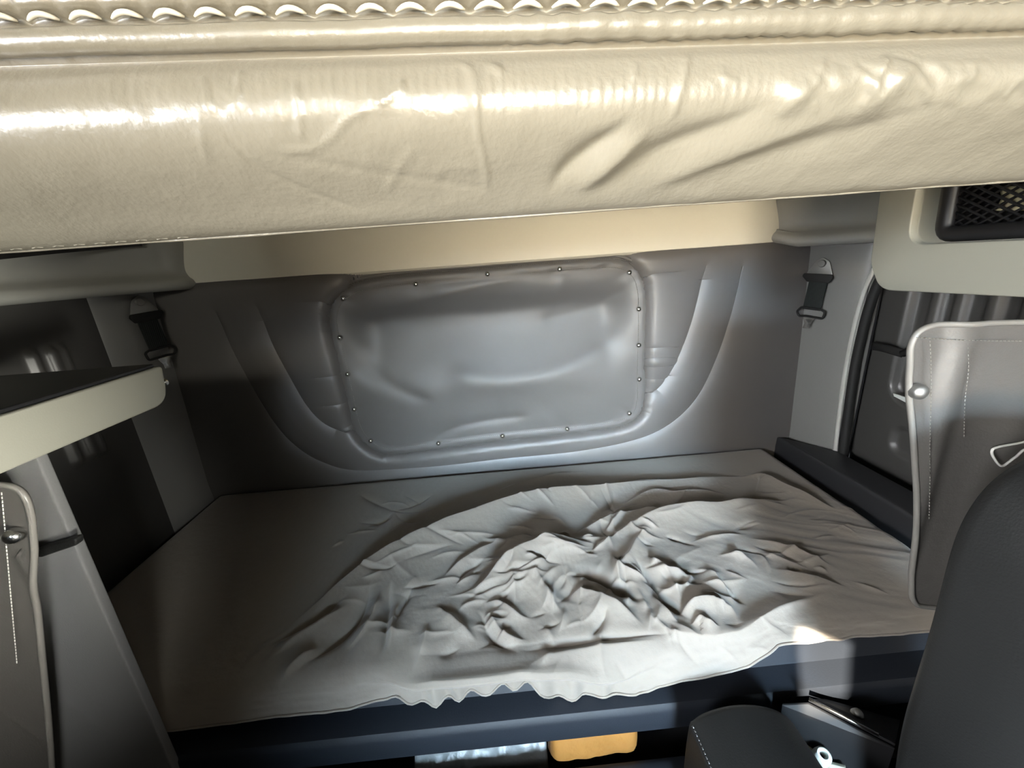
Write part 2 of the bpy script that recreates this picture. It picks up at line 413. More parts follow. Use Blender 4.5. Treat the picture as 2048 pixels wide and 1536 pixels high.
# thin sharp creases in the vinyl
for pts, a, w in [([(405, 150), (415, 200), (422, 230)], .0016, 5), ([(485, 140), (475, 190), (468, 225)], .0014, 5), ([(590, 165), (597, 220), (602, 290)], .0014, 5),
                  ([(812, 160), (790, 185), (752, 212)], .0022, 6), ([(752, 212), (700, 235), (640, 290), (545, 305)], .0012, 5),
                  ([(900, 120), (940, 140), (948, 170), (955, 260), (970, 330), (975, 400)], .0016, 5), ([(1375, 90), (1368, 150), (1345, 240)], .0020, 5),
                  ([(1778, 95), (1745, 170), (1715, 222)], .0024, 6), ([(430, 240), (500, 320), (590, 370), (740, 430)], -.0009, 4),
                  ([(830, 290), (795, 340), (770, 390)], .0010, 5), ([(400, 260), (415, 330)], .0010, 4), ([(560, 310), (760, 345), (1000, 380)], -.0008, 4),
                  ([(980, 130), (1010, 150)], .002, 6), ([(1275, 125), (1265, 160)], .0018, 5), ([(860, 350), (900, 335), (960, 335)], .0008, 5),
                  ([(1450, 130), (1440, 150), (1480, 165)], .0014, 5), ([(1650, 110), (1625, 180)], .0014, 5), ([(1630, 200), (1632, 230)], .0012, 4), ([(2040, 150), (2000, 200)], .0014, 5)]:
    bcr(pts, a, w, w, .15)
sx = P[..., 0] * 1.0; sy = np.broadcast_to(np.concatenate([[0], np.cumsum(np.hypot(*np.diff(prof, axis=0).T))]), sx.shape)
D += .0022 * fbm(sx * 9, sy * 14, 3) + .0010 * fbm(sx * 40, sy * 26, 2) + .0006 * (ridged(sx * 30 + sy * 9, sy * 22, 2) - .4)
pk = np.sin(2 * PI * sx / .0035 + 5 * fbm(sx * 30, sy * 0, 2)) ; D += .00035 * pk * (np.exp(-((Vv - 175) / 40) ** 2)) * sm(fbm(sx * 14, sy * 20, 2), -.1, .15)
rw = sm(U, 1480, 1750) * np.exp(-((Vv - 160) / 55) ** 2)
cx_ = sx * .8 + sy * .6; cy_ = -sx * .6 + sy * .8
D += rw * (.0032 * (1 - np.sqrt((2.6 * fbm(cx_ * 34, cy_ * 95, 2)) ** 2 + .01)) + .002 * fbm(cx_ * 70, cy_ * 120, 2))
lw = (1 - sm(U, 850, 1000)) * np.exp(-((Vv - 195) / 40) ** 2)
D += lw * (.0020 * fbm(sx * 75, sy * 50, 3) + .0012 * fbm(sx * 160, sy * 90, 2))
P = P + Nn * (D * mask)[..., None]
sheet_mesh('lower_cover', P, 'cream_vinyl', bk, flip=False)
# bottom hem cord
VF = ([], []); q = np.array([(x, prof[-1][0] + .001, prof[-1][1] + .004 * x - .001 + .0012 * fbm(np.array([x * 20]), np.array([3.]), 2)[0]) for x in np.linspace(-.72, .72, 160)])
tube('hem_cord', q + np.array([0, .0008, .0012]), .0015, 'cream_vinyl', bk, 8)
VF = ([], [])
for x in np.arange(-.60, -.24, .0165):
    add_tube(VF, [(x, prof[-1][0] - .0028, prof[-1][1] + .004 * x + .0015), (x + .004, prof[-1][0] - .0036, prof[-1][1] + .004 * x + .0022), (x + .0085, prof[-1][0] - .0028, prof[-1][1] + .004 * x + .0015)], .0010, 5)
mesh('hem_stitching', *VF, 'cream_thread', bk)
# piping roll on the seam
def pz(x): return 1.508 - .020 * x
q = np.array([(x, .2975 + .0006 * math.sin(x * 60), pz(x) + .0005 * fbm(np.array([x * 60.]), np.array([1.]), 2)[0]) for x in np.linspace(-.72, .72, 300)])
rr = [.0068 + .0006 * math.sin(x * 420 + 3 * math.sin(x * 37)) * (1 if x > .02 else .25) for x in q[:, 0]]
tube('piping', q, rr, 'cream_vinyl', bk, 14)
# puckered cushion above the stitch line
pitch = .0235
up = [(0, .300, -.004), (.3, .2960, .0055), (.5, .2963, .0075), (.62, .2968, .0090), (.7, .2950, .0115), (.8, .2905, .019), (1, .284, .040), (1.3, .279, .075), (1.6, .282, .11), (1.8, .295, .135), (2, .32, .15)]
up = smooth_path([(a, b) for _, a, b in up], 6)
gx2 = np.linspace(-.72, .72, 900)
P = np.zeros((len(gx2), len(up), 3))
for j, (y, dz) in enumerate(up):
    ph = (gx2 / pitch) % 1; bulge = np.abs(np.sin(PI * ph)) ** .7
    w = math.exp(-((dz - .0100) / .0025) ** 2); w2 = math.exp(-((dz - .0140) / .005) ** 2)
    P[:, j, 0] = gx2; P[:, j, 1] = y + .004 * w * 1 - .0030 * w2 * bulge; P[:, j, 2] = pz(gx2) + dz + .0022 * w * bulge
    P[:, j, 1] += .0018 * fbm(gx2 * 25, np.full_like(gx2, dz * 40), 3) * min(1, max(0, dz / .03))
sheet_mesh('cushion', P, 'cream_vinyl', bk, flip=True)
VF = ([], [])
for k in range(-30, 31):
    x0 = k * pitch
    q = [(x0 + pitch * a, .2948 - .0018 * math.sin(PI * (a - .12) / .76), pz(x0 + pitch * a) + .0092 + .0022 * math.sin(PI * (a - .12) / .76)) for a in np.linspace(.12, .88, 9)]
    add_tube(VF, q, [.0006, .0012, .0015, .0016, .0016, .0016, .0015, .0012, .0006], 6)
mesh('seam_stitching', *VF, 'cream_thread', bk)
# body of the bunk behind the cover
prof2 = [(.300, 1.52), (.31, 1.50), (.355, 1.422), (.37, 1.42), (1.235, 1.60), (1.245, 1.63), (1.24, 1.70), (.34, 1.66), (.31, 1.655)]
prism('bunk_board', [(-.715, y, z) for y, z in prof2], (1.43, 0, 0), 'cream_vinyl', bk, .004)
settle(bk)

# ------------------------------------------------------------------ corner consoles
def console(s, label):
    t = thing('corner_console', label, 'console', (s * 1.05, 1.2, 1.36), )
    plan = [(.905, 1.30), (.915, 1.26), (.94, 1.225), (.99, 1.175), (1.03, 1.12), (1.05, 1.05), (1.056, .98), (1.06, .90)] + ([(1.06, .80)] if s < 0 else [])
    plan = smooth_path(plan, 6)
    # section: outward offset (into the cab) against height; a rolled lip at the bottom, a scooped face over it
    sec = [(-.06, 1.375), (-.03, 1.362), (-.006, 1.358), (.006, 1.364), (.010, 1.374), (.006, 1.386), (-.006, 1.396), (-.022, 1.408), (-.028, 1.425), (-.024, 1.455), (-.014, 1.485), (-.004, 1.505), (.0, 1.515), (-.002, 1.535), (-.012, 1.56), (-.014, 1.62)]
    sec = smooth_path(sec, 4)
    T = np.gradient(plan, axis=0); T /= np.linalg.norm(T, axis=1)[:, None]; Nn = np.stack([T[:, 1], -T[:, 0]], -1)
    P = np.zeros((len(plan), len(sec), 3))
    for i in range(len(plan)):
        for j, (o, z) in enumerate(sec):
            e = min(1, (i + 2) / 12)      # the scoop dies out at the inner end
            oo = o if o > 0 else o * e
            P[i, j] = (s * (plan[i, 0] + Nn[i, 0] * oo), plan[i, 1] + Nn[i, 1] * oo, z + .03 * (1 - plan[i, 1] / 1.3) * -.5 + (.02 if s > 0 else .0) * max(0, 1 - i / 12) * (z < 1.40))
    sheet_mesh('shell', P, 'grey_plastic', t, flip=(s < 0), thick=.006)
    # top and inner cheek
    bm = bmesh.new()
    add_prism(bm, [(s * x, y, 1.60) for x, y in [(.93, 1.285), (.96, 1.24), (1.05, 1.13), (1.09, .95), (1.09, 1.285)]], (0, 0, .02))
    from_bm('top', bm, 'grey_plastic', t)
    # black slot vent
    i0, i1 = (12, len(plan) - 4) if s > 0 else (14, len(plan) - 3)
    V = []
    for i in range(i0, i1):
        zs_ = (1.488 + (plan[i, 1] - 1.05) * .11) if s > 0 else (1.447 + (plan[i, 1] - .93) * .125)
        for (o, dz) in [(-.03, 0), (.004, 0), (.004, .020), (-.03, .020)]:
            V.append((s * (plan[i, 0] + Nn[i, 0] * o), plan[i, 1] + Nn[i, 1] * o, zs_ + dz))
    n = i1 - i0; Fc = grid_faces(n, 4, cv=True) + [(0, 1, 2, 3), tuple((n - 1) * 4 + k for k in (3, 2, 1, 0))]
    mesh('slot', V, Fc, 'black', t, False)
    settle(t)
    return t
console(1, 'grey plastic corner console beside the cabinet with the black net')
console(-1, 'dark grey corner console with black slot above the fold-down shelf')

# ------------------------------------------------------------------ belt anchors
PP = np.array([1.028, 1.258, 1.3]); PD = _n(np.array([.085, -.2, 0])); PN = _n(np.array([-.2, -.085, 0]))
def anchor(s, label, dx, dz, full=True):
    t = thing('belt_anchor', label, 'belt anchor', (s * 1.01, 1.25, 1.25))
    def W(u, v, off=.0):
        p = onP(u, v, PP + PN * (.012 + off), PN); p = p + PD * dx + np.array([0, 0, dz]); return np.array([s * p[0], p[1], p[2]])
    nrm = np.array([s * PN[0], PN[1], 0])
    def flat(name, px, off, th, m, bev=.0012, rad=3):
        pp = roundpoly(px, rad, 5); pts = [W(u, v, off) for u, v in pp]
        if s < 0: pts = pts[::-1]
        return prism(name, pts, nrm * th, m, t, bev, 2)
    plate = flat('plate', [(1647, 514), (1661, 523), (1667, 552), (1613, 547), (1635, 520)], .0, .004, 'dull_steel', .001, [9, 7, 3, 3, 7])
    b = W(1645, 527, .004); lathe('bolt', [(.011, 0), (.011, .004), (.0095, .006), (.0085, .006), (.004, .0065)], b, nrm, 'dull_steel', t, 18)
    flat('sleeve', [(1610, 546), (1668, 549), (1669, 556), (1660, 566), (1616, 563), (1607, 552)], .001, .009, 'rubber', .003, 4)
    flat('webbing', [(1619, 562), (1655, 566), (1641, 622), (1606, 617)], .004, .003, 'belt', .0006, 1)
    # lower loop
    loop = roundpoly([(1603, 614), (1641, 619), (1650, 624), (1645, 638), (1634, 636), (1612, 632), (1598, 632), (1594, 622)], 5, 4)
    tube('loop', [W(u, v, .007) for u, v in loop], .0034, 'rubber', t, 8, True)
    flat('tongue', [(1606, 633), (1631, 637), (1622, 648), (1620, 657), (1605, 656), (1610, 646)], .004, .003, 'steel', .0006, 2)
    settle(t); return t
anchor(1, 'black belt webbing and steel plate bolted to the right-hand pillar', 0, 0)
anchor(-1, 'belt anchor in shadow just over the end of the cream shelf', .0, .03)

# ------------------------------------------------------------------ right side: wall with door opening, door, trim
wall_boxes('wall_right', [((1.095, 1.128, 0), (1.14, 1.40, 2.36)), ((1.095, -1.3, 1.345), (1.14, 1.14, 2.36)), ((1.095, -1.3, 0), (1.14, 1.14, .60)), ((1.095, -1.3, .55), (1.14, .25, 1.36))], 'dark_plastic')
tr = [(.86, 1.375), (.98, 1.372), (1.05, 1.352), (1.095, 1.312), (1.122, 1.255), (1.136, 1.18), (1.142, 1.09), (1.143, 1.0), (1.138, .88), (1.128, .74), (1.118, .64)]
path = smooth_path([(1.086, y, z) for y, z in tr], 8)
tm = struct(tube('trim_4', path, .0075, 'chrome', None, 10, False, .7, up=(1, 0, 0)))
path2 = smooth_path([(1.097, y - .020, z - .012) for y, z in tr], 8)
struct(tube('trim_5', path2, .013, 'rubber', None, 10))
door = thing('door_1', 'dark moulded side door with ribbed panel beyond the right pillar', 'door', (1.17, .8, .6)); door['kind'] = 'structure'
gy = np.linspace(.25, 1.16, 150); gz2 = np.linspace(.58, 1.38, 130)
Yg, Zg = np.meshgrid(gy, gz2, indexing='ij')
hd = np.zeros_like(Yg)
def rrect(Y, Z, y0, y1, z0, z1, r):
    cy, cz = (y0 + y1) / 2, (z0 + z1) / 2; qx = np.abs(Y - cy) - (y1 - y0) / 2 + r; qz = np.abs(Z - cz) - (z1 - z0) / 2 + r
    return np.hypot(np.maximum(qx, 0), np.maximum(qz, 0)) + np.minimum(np.maximum(qx, qz), 0) - r
d = rrect(Yg, Zg, .72, 1.07, .90, 1.33, .06); hd -= .022 * sm(-d, -.012, .012); hd += .006 * np.exp(-(d / .008) ** 2)
for yc in (1.01, .955, .885, .82):
    dd = rrect(Yg, Zg, yc - .018, yc + .018, .93, 1.31, .017); hd += .016 * sm(-dd, -.006, .012)
d = rrect(Yg, Zg, .90, 1.03, .75, .83, .03); hd -= .014 * sm(-d, -.01, .01)
hd += .012 * sm(Zg, .86, .89) * 0 - .01 * sm(Zg, .70, .66)
P = np.stack([1.165 - hd, Yg, Zg], -1)
sheet_mesh('panel', P, 'door', door, flip=True, thick=.02)
a = onX(1745, 692, 1.12); b = onX(1806, 707, 1.10)
VF = ([], []); add_tube(VF, smooth_path([a, (a + b) / 2 + np.array([-.012, 0, .006]), b], 6), .012, 8, False, .35, up=(1, 0, 0)); add_tube(VF, [b, b + np.array([-.01, -.08, .05])], .010, 8)
mesh('pull_strap', *VF, 'rubber', door)
a = onX(1785, 789, 1.10); b = onX(1815, 801, 1.10)
prism('white_tag', [a + [0, 0, .004], b + [0, 0, .006], b - [0, 0, .008], a - [0, .004, .004]], (.004, 0, 0), 'white', door, .001)
settle(door)

# dark ledge between mattress and door
prism('bunk_side_ledge', [(1.0, .60, .70), (1.0, 1.28, .70), (1.093, 1.12, .71), (1.093, .60, .71)][::1], (0, 0, -.098), 'dark_plastic', None, .012)
tag(bpy.data.objects['bunk_side_ledge'], 'dark ledge between the mattress end and the side door', 'ledge')

# left wall, with its light-catching ribs; an unseen opening, added and shaped to cast the sun patch
sun_dir = _n(np.array([-1.0, -1.05, .96]))     # towards the sun
patch_px = [(1573, 1277), (1603, 1281), (1690, 1311), (1712, 1392), (1588, 1402), (1572, 1330)]
hole = []
for u, v in patch_px:
    p = onY(u, v, .505); t = (-1.12 - p[0]) / sun_dir[0]; q = p + sun_dir * t; hole.append((q[1], q[2]))
hole = np.array(hole); hole = hole.mean(0) + (hole - hole.mean(0)) * 1.06; print('sun hole', hole.round(3).tolist())
hy0, hz0 = hole.min(0) - .02; hy1, hz1 = hole.max(0) + .02
bm = bmesh.new()
y0, y1, z0, z1 = -2.2, 1.40, 0., 2.4
outer = [(y0, z0), (y1, z0), (y1, z1), (y0, z1)]
# frame around the opening: outer rectangle to a mid rectangle, then a fan to the hole outline
mid = [(hy0, hz0), (hy1, hz0), (hy1, hz1), (hy0, hz1)]
xw = -1.10
vo = [bm.verts.new((xw, *p)) for p in outer]; vm = [bm.verts.new((xw, *p)) for p in mid]
for i in range(4): bm.faces.new((vo[i], vo[(i + 1) % 4], vm[(i + 1) % 4], vm[i]))
vh = [bm.verts.new((xw, *p)) for p in hole]
es = [bm.edges.new((vm[i], vm[(i + 1) % 4])) if not bm.edges.get((vm[i], vm[(i + 1) % 4])) else bm.edges.get((vm[i], vm[(i + 1) % 4])) for i in range(4)]
es += [bm.edges.new((vh[i], vh[(i + 1) % len(vh)])) for i in range(len(vh))]
bmesh.ops.triangle_fill(bm, edges=es, use_beauty=True)
wl = from_bm('wall_left', bm, 'shell'); md = wl.modifiers.new('solid', 'SOLIDIFY'); md.thickness = .004; md.offset = 0
struct(wl)
# inner left lining with ribs
gy = np.linspace(.40, 1.20, 130); gz2 = np.linspace(.5, 1.36, 100); Yg, Zg = np.meshgrid(gy, gz2, indexing='ij'); hd = np.zeros_like(Yg)
for u in (150, 187, 208):
    p = onX(u, 905, -1.08); dd = rrect(Yg, Zg, p[1] - .013, p[1] + .013, .95, 1.25, .013); hd += .014 * sm(-dd, -.006, .010)
P = np.stack([-1.085 + hd, Yg, Zg], -1)
struct(sheet_mesh('trim_6', P, 'door', None, flip=False, thick=.01))

# ------------------------------------------------------------------ cream cabinet with net, right
cb = thing('storage_cabinet', 'cream moulded cabinet with black net front at the upper right', 'cabinet', (.93, .5, 1.28))
CX = .775
def cabface(u, v, x=CX): return onX(u, v, x)
bm = bmesh.new()
pp = roundpoly([(.08, 1.278), (.775, 1.268), (.805, 1.32), (.83, 1.72), (.08, 1.72)], [0, .045, .05, .03, 0], 8)
add_prism(bm, [(CX, y, z) for y, z in pp], (.31, 0, 0))
body = from_bm('body', bm, 'cream_plastic', cb, 35)
bmc = bmesh.new()
pp = roundpoly([(.0, 1.352), (.738, 1.352), (.762, 1.90), (.0, 1.90)], [0, .035, .0, 0], 6)
add_prism(bmc, [(CX - .05, y, z) for y, z in pp], (.066, 0, 0))
cut0 = from_bm('cutter', bmc, 'cream_plastic'); bmc = bmesh.new()
pp2 = roundpoly([(.1, 1.368), (.692, 1.368), (.712, 1.68), (.1, 1.68)], .02, 5)
add_prism(bmc, [(CX - .02, y, z) for y, z in pp2], (.22, 0, 0))
cut = from_bm('cutter', bmc, 'cream_plastic')
for c_ in (cut0, cut):
    md = body.modifiers.new('b', 'BOOLEAN'); md.operation = 'DIFFERENCE'; md.object = c_; md.solver = 'EXACT'
md = body.modifiers.new('bev', 'BEVEL'); md.width = .011; md.segments = 4; md.limit_method = 'ANGLE'; md.angle_limit = math.radians(40)
dg = bpy.context.evaluated_depsgraph_get(); dg.update()
me = bpy.data.meshes.new_from_object(body.evaluated_get(dg)); body.modifiers.clear(); body.data = me
me.polygons.foreach_set('use_smooth', [True] * len(me.polygons)); me.set_sharp_from_angle(angle=math.radians(50))
bpy.data.objects.remove(cut); bpy.data.objects.remove(cut0)
# pocket lining, frame and net
NX = CX + .018
bm = bmesh.new(); add_box(bm, (CX + .06, .1, 1.372), (CX + .07, .69, 1.675)); add_box(bm, (CX + .018, .684, 1.372), (CX + .06, .690, 1.675)); add_box(bm, (CX + .018, .1, 1.3685), (CX + .06, .684, 1.3715)); from_bm('pocket_lining', bm, 'black', cb)
fr = roundpoly([(.12, 1.366), (.694, 1.366), (.714, 1.69), (.12, 1.69)], .02, 5)
tube('net_frame', [(NX - .002, y, z) for y, z in fr], .013, 'black', cb, 10, True, .8, up=(1, 0, 0))
VF = ([], [])
for k in range(-30, 46):
    for sgn in (1, -1):
        y0 = .12 + k * .021; pts = []
        for z in np.linspace(1.365, 1.69, 28):
            y = y0 + sgn * (z - 1.365) * 1.7; y = y if sgn > 0 else y + .3
            if .125 < y < .70: pts.append((NX + .002 + .002 * math.sin(60 * z + sgn), y, z))
        if len(pts) > 2: add_tube(VF, pts, .0021, 5)
mesh('net', *VF, 'black', cb)
settle(cb)
# pale folded paper behind the net
p = cabface(2010, 434, NX + .03)
V = []; 
gy = np.linspace(-.085, .022, 26); gz3 = np.linspace(-.016, .016, 10)
P = np.array([[(NX + .021 + .005 * math.sin(y * 60) + .004 * math.cos(z * 150), p[1] - .01 + y, p[2] + .026 + z * (1 - (abs(y) / .06) ** 3) + .08 * y) for z in gz3] for y in gy])
pa = sheet_mesh('folded_paper', P, 'paper', None, flip=True, thick=.006)
pa.location.x = .0
tag(pa, 'crumpled pale yellow paper showing behind the black cabinet net', 'paper')

# ------------------------------------------------------------------ cream shelf, left
sh = thing('side_shelf', 'cream-edged shelf with black top at the left of the bunk', 'shelf', (-.85, .5, 1.16))
SX = -.58
pq = [onX(u, v, SX)[[1, 2]] for u, v in [(325, 731), (334, 790)]]
e_y = pq[0][0]; zt = pq[0][1]; zb = onX(0, 950, SX)[2]
pp = roundpoly([(.10, zt), (.10, zb), (e_y - .01, zb), (e_y, zt)], [0, 0, .045, .006], 8)
prism('body', [(SX, y, z) for y, z in pp], (-.50, 0, 0), 'cream_plastic', sh, .004, 3)
pp = [(SX - .004, .11), (SX - .004, e_y - .012), (-1.07, e_y - .012), (-1.07, .11)]
prism('top_mat', [(x, y, zt + .0005) for x, y in pp], (0, 0, .006), 'black', sh, .002)
p = onX(335, 762, SX - .012)
lathe('bolt', [(.004, -.012), (.004, 0), (.0075, 0), (.0075, .005), (.005, .007), (.002, .0075)], (SX - .012, e_y + .002, p[2]), (0, 1, 0), 'steel', sh, 14)
settle(sh)

# ------------------------------------------------------------------ left partition and curtains
pt = thing('side_partition', 'plain grey upright panel behind the left curtain', 'partition', (-.85, .5, 0))
e1 = onY(80, 935, .49); e2 = onY(300, 1450, .49)
prism('panel', [(e1[0], .49, zb - .004), (e2[0], .49, .45), (-1.06, .49, .45), (-1.06, .49, zb - .004)], (0, .016, 0), 'partition', pt, .004)
a = onY(84, 1092, .482); b = onY(160, 1071, .482); c = onY(160, 1086, .482); d = onY(84, 1112, .482)
V = [a, b, c, d]
prism('strap', roundpoly([tuple(q[[0, 2]]) for q in (a, b, c, d)], .004, 4) and [(x, .476, z) for x, z in roundpoly([tuple(q[[0, 2]]) for q in (a, b, c, d)], .004, 4)], (0, .012, 0), 'seat', pt, .002)
settle(pt)

def dashes(VF, path, pitch, ln, r, off=(0, 0, 0)):
    P = np.array(path); cum = np.concatenate([[0], np.cumsum(np.linalg.norm(np.diff(P, axis=0), axis=1))])
    for s in np.arange(0, cum[-1] - ln, pitch):
        q = np.array([[np.interp(a, cum, P[:, k]) for k in range(3)] for a in (s, s + ln / 2, s + ln)]) + np.array(off); add_tube(VF, q, r, 4)
def curtain_panel(t, outline, y, amp, m='curtain', extra=None, ny=70):
    """a soft vinyl sheet inside a 2D (x,z) outline"""
    L = np.array(outline); c = L.mean(0); N = len(L); rg = np.linspace(0, 1, 40)
    X = c[0] + (L[:, None, 0] - c[0]) * rg; Z = c[1] + (L[:, None, 1] - c[1]) * rg
    H = amp * fbm(X * 9, Z * 4, 3) + (extra(X, Z) if extra else 0)
    P = np.stack([X, y + H, Z], -1)
    o = mesh('panel', P.reshape(-1, 3), grid_faces(N, 40, cu=True), m, t)
    md = o.modifiers.new('solid', 'SOLIDIFY'); md.thickness = .004; md.offset = 0
    return P[:, -1]
rc = thing('privacy_curtain', 'grey vinyl curtain with piped edge and white cord beside the dark seat', 'curtain', (.8, .5, .6))
ypl = .485
out = smooth_path([onY(u, v, ypl)[[0, 2]] for u, v in [(1814, 720), (1817, 690), (1830, 664), (1856, 651), (1900, 647), (2048, 644), (2200, 645), (2420, 646), (2440, 700), (2440, 1000), (2440, 1200), (2200, 1215), (1990, 1220), (1850, 1210), (1820, 1195), (1814, 1160), (1812, 1080), (1820, 960), (1822, 870), (1812, 790)]], 6, True)
def folds(X, Z):
    x0 = onY(1815, 900, ypl)[0]
    return .012 * np.exp(-((X - x0 - .03) / .02) ** 2) * -1 + .0018 * np.sin((X - x0) * 70) * np.exp(-(X - x0) / .1) - .01 * np.exp(-((X - .72) / .04) ** 2 - ((Z - 1.1) / .06) ** 2)
edge = curtain_panel(rc, out, ypl, .006, extra=folds)
tube('piping', edge + np.array([0, -.003, 0]), .0038, 'curtain_edge', rc, 8, True)
VF = ([], [])
dashes(VF, [onY(u, v, ypl - .012) for u, v in smooth_path([(1833, 675), (1900, 679), (1960, 681), (2048, 682)], 6)], .0055, .0036, .0006)
dashes(VF, [onY(u, v, ypl - .014) for u, v in smooth_path([(1860, 680), (1862, 740), (1862, 800), (1860, 880), (1860, 960), (1858, 1040)], 6)], .0055, .0036, .0007)
dashes(VF, [onY(u, v, ypl - .012) for u, v in smooth_path([(1935, 685), (1937, 740), (1930, 800), (1928, 880)], 6)], .0055, .0036, .0006)
mesh('stitching', *VF, 'curtain_edge', rc)
p = onY(1840, 784, ypl - .012)
lathe('snap', [(.0105, -.006), (.0105, .001), (.0095, .0035), (.006, .006), (.002, .007)], p, (0, -1, 0), 'dull_steel', rc, 20)
q = smooth_path([onY(u, v, ypl - .018) for u, v in [(2120, 950), (2060, 900), (2030, 915), (2004, 932), (1988, 916), (1984, 902), (1996, 894), (2048, 884), (2100, 870)]], 8)
tube('cord', q, .0016, 'string', rc, 8)
settle(rc)
lc = thing('privacy_curtain', 'grey curtain edge with a single snap below the cream shelf', 'curtain', (-.75, .43, .6))
ypl2 = .452
out = smooth_path([onY(u, v, ypl2)[[0, 2]] for u, v in [(-200, 975), (-60, 968), (0, 966), (35, 972), (58, 992), (68, 1022), (72, 1060), (78, 1140), (82, 1220), (88, 1300), (97, 1400), (104, 1480), (108, 1560), (112, 1700), (0, 1720), (-200, 1730), (-420, 1740), (-420, 1300), (-420, 1000)]], 6, True)
edge = curtain_panel(lc, out, ypl2, .003, extra=lambda X, Z: -.004 * np.exp(-((X + .62) / .012) ** 2) * (Z < 1.06) - .004 * np.exp(-((X + .575 + (1.1 - Z) * .12) / .009) ** 2))
tube('piping', edge + np.array([0, -.003, 0]), .0036, 'curtain_edge', lc, 8, True)
VF = ([], [])
dashes(VF, [onY(u, v, ypl2 - .012) for u, v in smooth_path([(3, 985), (8, 1040), (15, 1120), (24, 1220), (34, 1330)], 6)], .0055, .0036, .0007)
mesh('stitching', *VF, 'string', lc)
p = onY(25, 1073, ypl2 - .012)
lathe('snap', [(.0095, -.006), (.0095, .001), (.0085, .0035), (.0055, .006), (.002, .007)], p, (.3, -1, .2), 'steel', lc, 20)
settle(lc)

# ------------------------------------------------------------------ bunk base
bb = thing('bunk_platform', 'blue-grey plastic bunk base under the mattress, open below', 'bunk base', (0, .9, 0))
pr = [(.590, .600), (.590, .622), (.580, .626), (.571, .622), (.562, .600), (.552, .583), (.520, .582), (.507, .580), (.501, .573), (.500, .566), (.500, .525), (.505, .517), (.54, .517), (.575, .53)]
V = []; nxx = 30
for x in np.linspace(-1.005, .935, nxx):
    for y, z in pr: V.append((x, y, z))
n = len(pr); Fc = grid_faces(nxx, n, cv=True, flip=True) + [tuple(range(n)), tuple((nxx - 1) * n + k for k in range(n))[::-1]]
mesh('front_rail', V, Fc, 'base', bb, True, 40)
box('board', (-1.05, .594, .575), (.99, 1.28, .598), 'dark_plastic', bb)
box('storage_floor', (-1.05, .52, .30), (1.03, 1.25, .34), 'dark_plastic', bb, .005)
box('kick_panel', (-1.05, .47, 0), (1.09, .515, .425), 'base', bb, .01)
box('storage_back', (-1.05, 1.25, 0), (1.09, 1.27, .56), 'dark_plastic', bb)
for x in (-1.04, 1.02): box('side_panel', (x - .012, .515, 0), (x + .012, 1.25, .56), 'dark_plastic', bb)
settle(bb)

# ------------------------------------------------------------------ mattress and fitted sheet
mt = thing('mattress', 'lower bunk mattress in a wrinkled grey fitted sheet', 'mattress', (-.03, .9, .60))
MX0, MX1, MY0, MY1, MT = -1.035, .965, .525, 1.295, .662
bm = bmesh.new(); add_box(bm, (MX0 + .03, MY0 + .09, .602), (MX1 - .03, MY1 - .03, MT - .03), .02, 3); from_bm('core', bm, 'mattress', mt)
RAD = .050
na, nb = 900, 470
def wrap(s, L, drop):
    """s: arc position with 0 at the start of the flat top; returns position and fall"""
    pos = s.copy(); fall = np.zeros_like(s); q = PI / 2 * RAD
    for sign, s0 in ((-1, 0), (1, L)):
        t = (s - s0) * sign; m = t > 0; tt = np.minimum(np.maximum(t, 0), q)
        pos = np.where(m, s0 + sign * RAD * np.sin(tt / RAD), pos); fall = np.where(m, RAD * (1 - np.cos(tt / RAD)) + np.maximum(t - q, 0), fall)
    return pos, fall
LX = MX1 - MX0 - 2 * RAD; LY = MY1 - MY0 - 2 * RAD
sxv = np.linspace(-.11, LX + .11, na)
syv = np.concatenate([np.linspace(-.135, 0, 90)[:-1], np.linspace(0, LY, nb - 130), np.linspace(LY, LY + .10, 42)[1:]])
A, B = np.meshgrid(sxv, syv, indexing='ij')
# hem of the front side follows the measured hem line
hem_px = [(250, 1475), (400, 1462), (560, 1440), (700, 1424), (790, 1404), (860, 1408), (930, 1386), (1020, 1368), (1060, 1367), (1110, 1395), (1150, 1402), (1200, 1402), (1260, 1398), (1320, 1378), (1400, 1360), (1500, 1340), (1570, 1312), (1680, 1267), (1800, 1226), (1900, 1190)]
hem = np.array([onY(u, v, .515) for u, v in hem_px]); hx, hz = hem[:, 0], np.minimum(hem[:, 2], .655)
PXs, fx = wrap(A, LX, 0); PYs, fy = wrap(B, LY, 0)
Xw = MX0 + RAD + PXs; Yw = MY0 + RAD + PYs
zh = np.interp(Xw, hx, hz)
arc_full = .135; arc_h = np.clip((MT - zh - RAD) + PI / 2 * RAD, .03, .2)
front = B < 0
Bf = np.where(front, B * arc_h / arc_full, B)
PYs, fy = wrap(Bf, LY, 0); Yw = MY0 + RAD + PYs
fall = np.maximum(fx, fy) + .25 * np.minimum(fx, fy)
Zw = MT - np.minimum(fall, np.where(front, .068, .033))
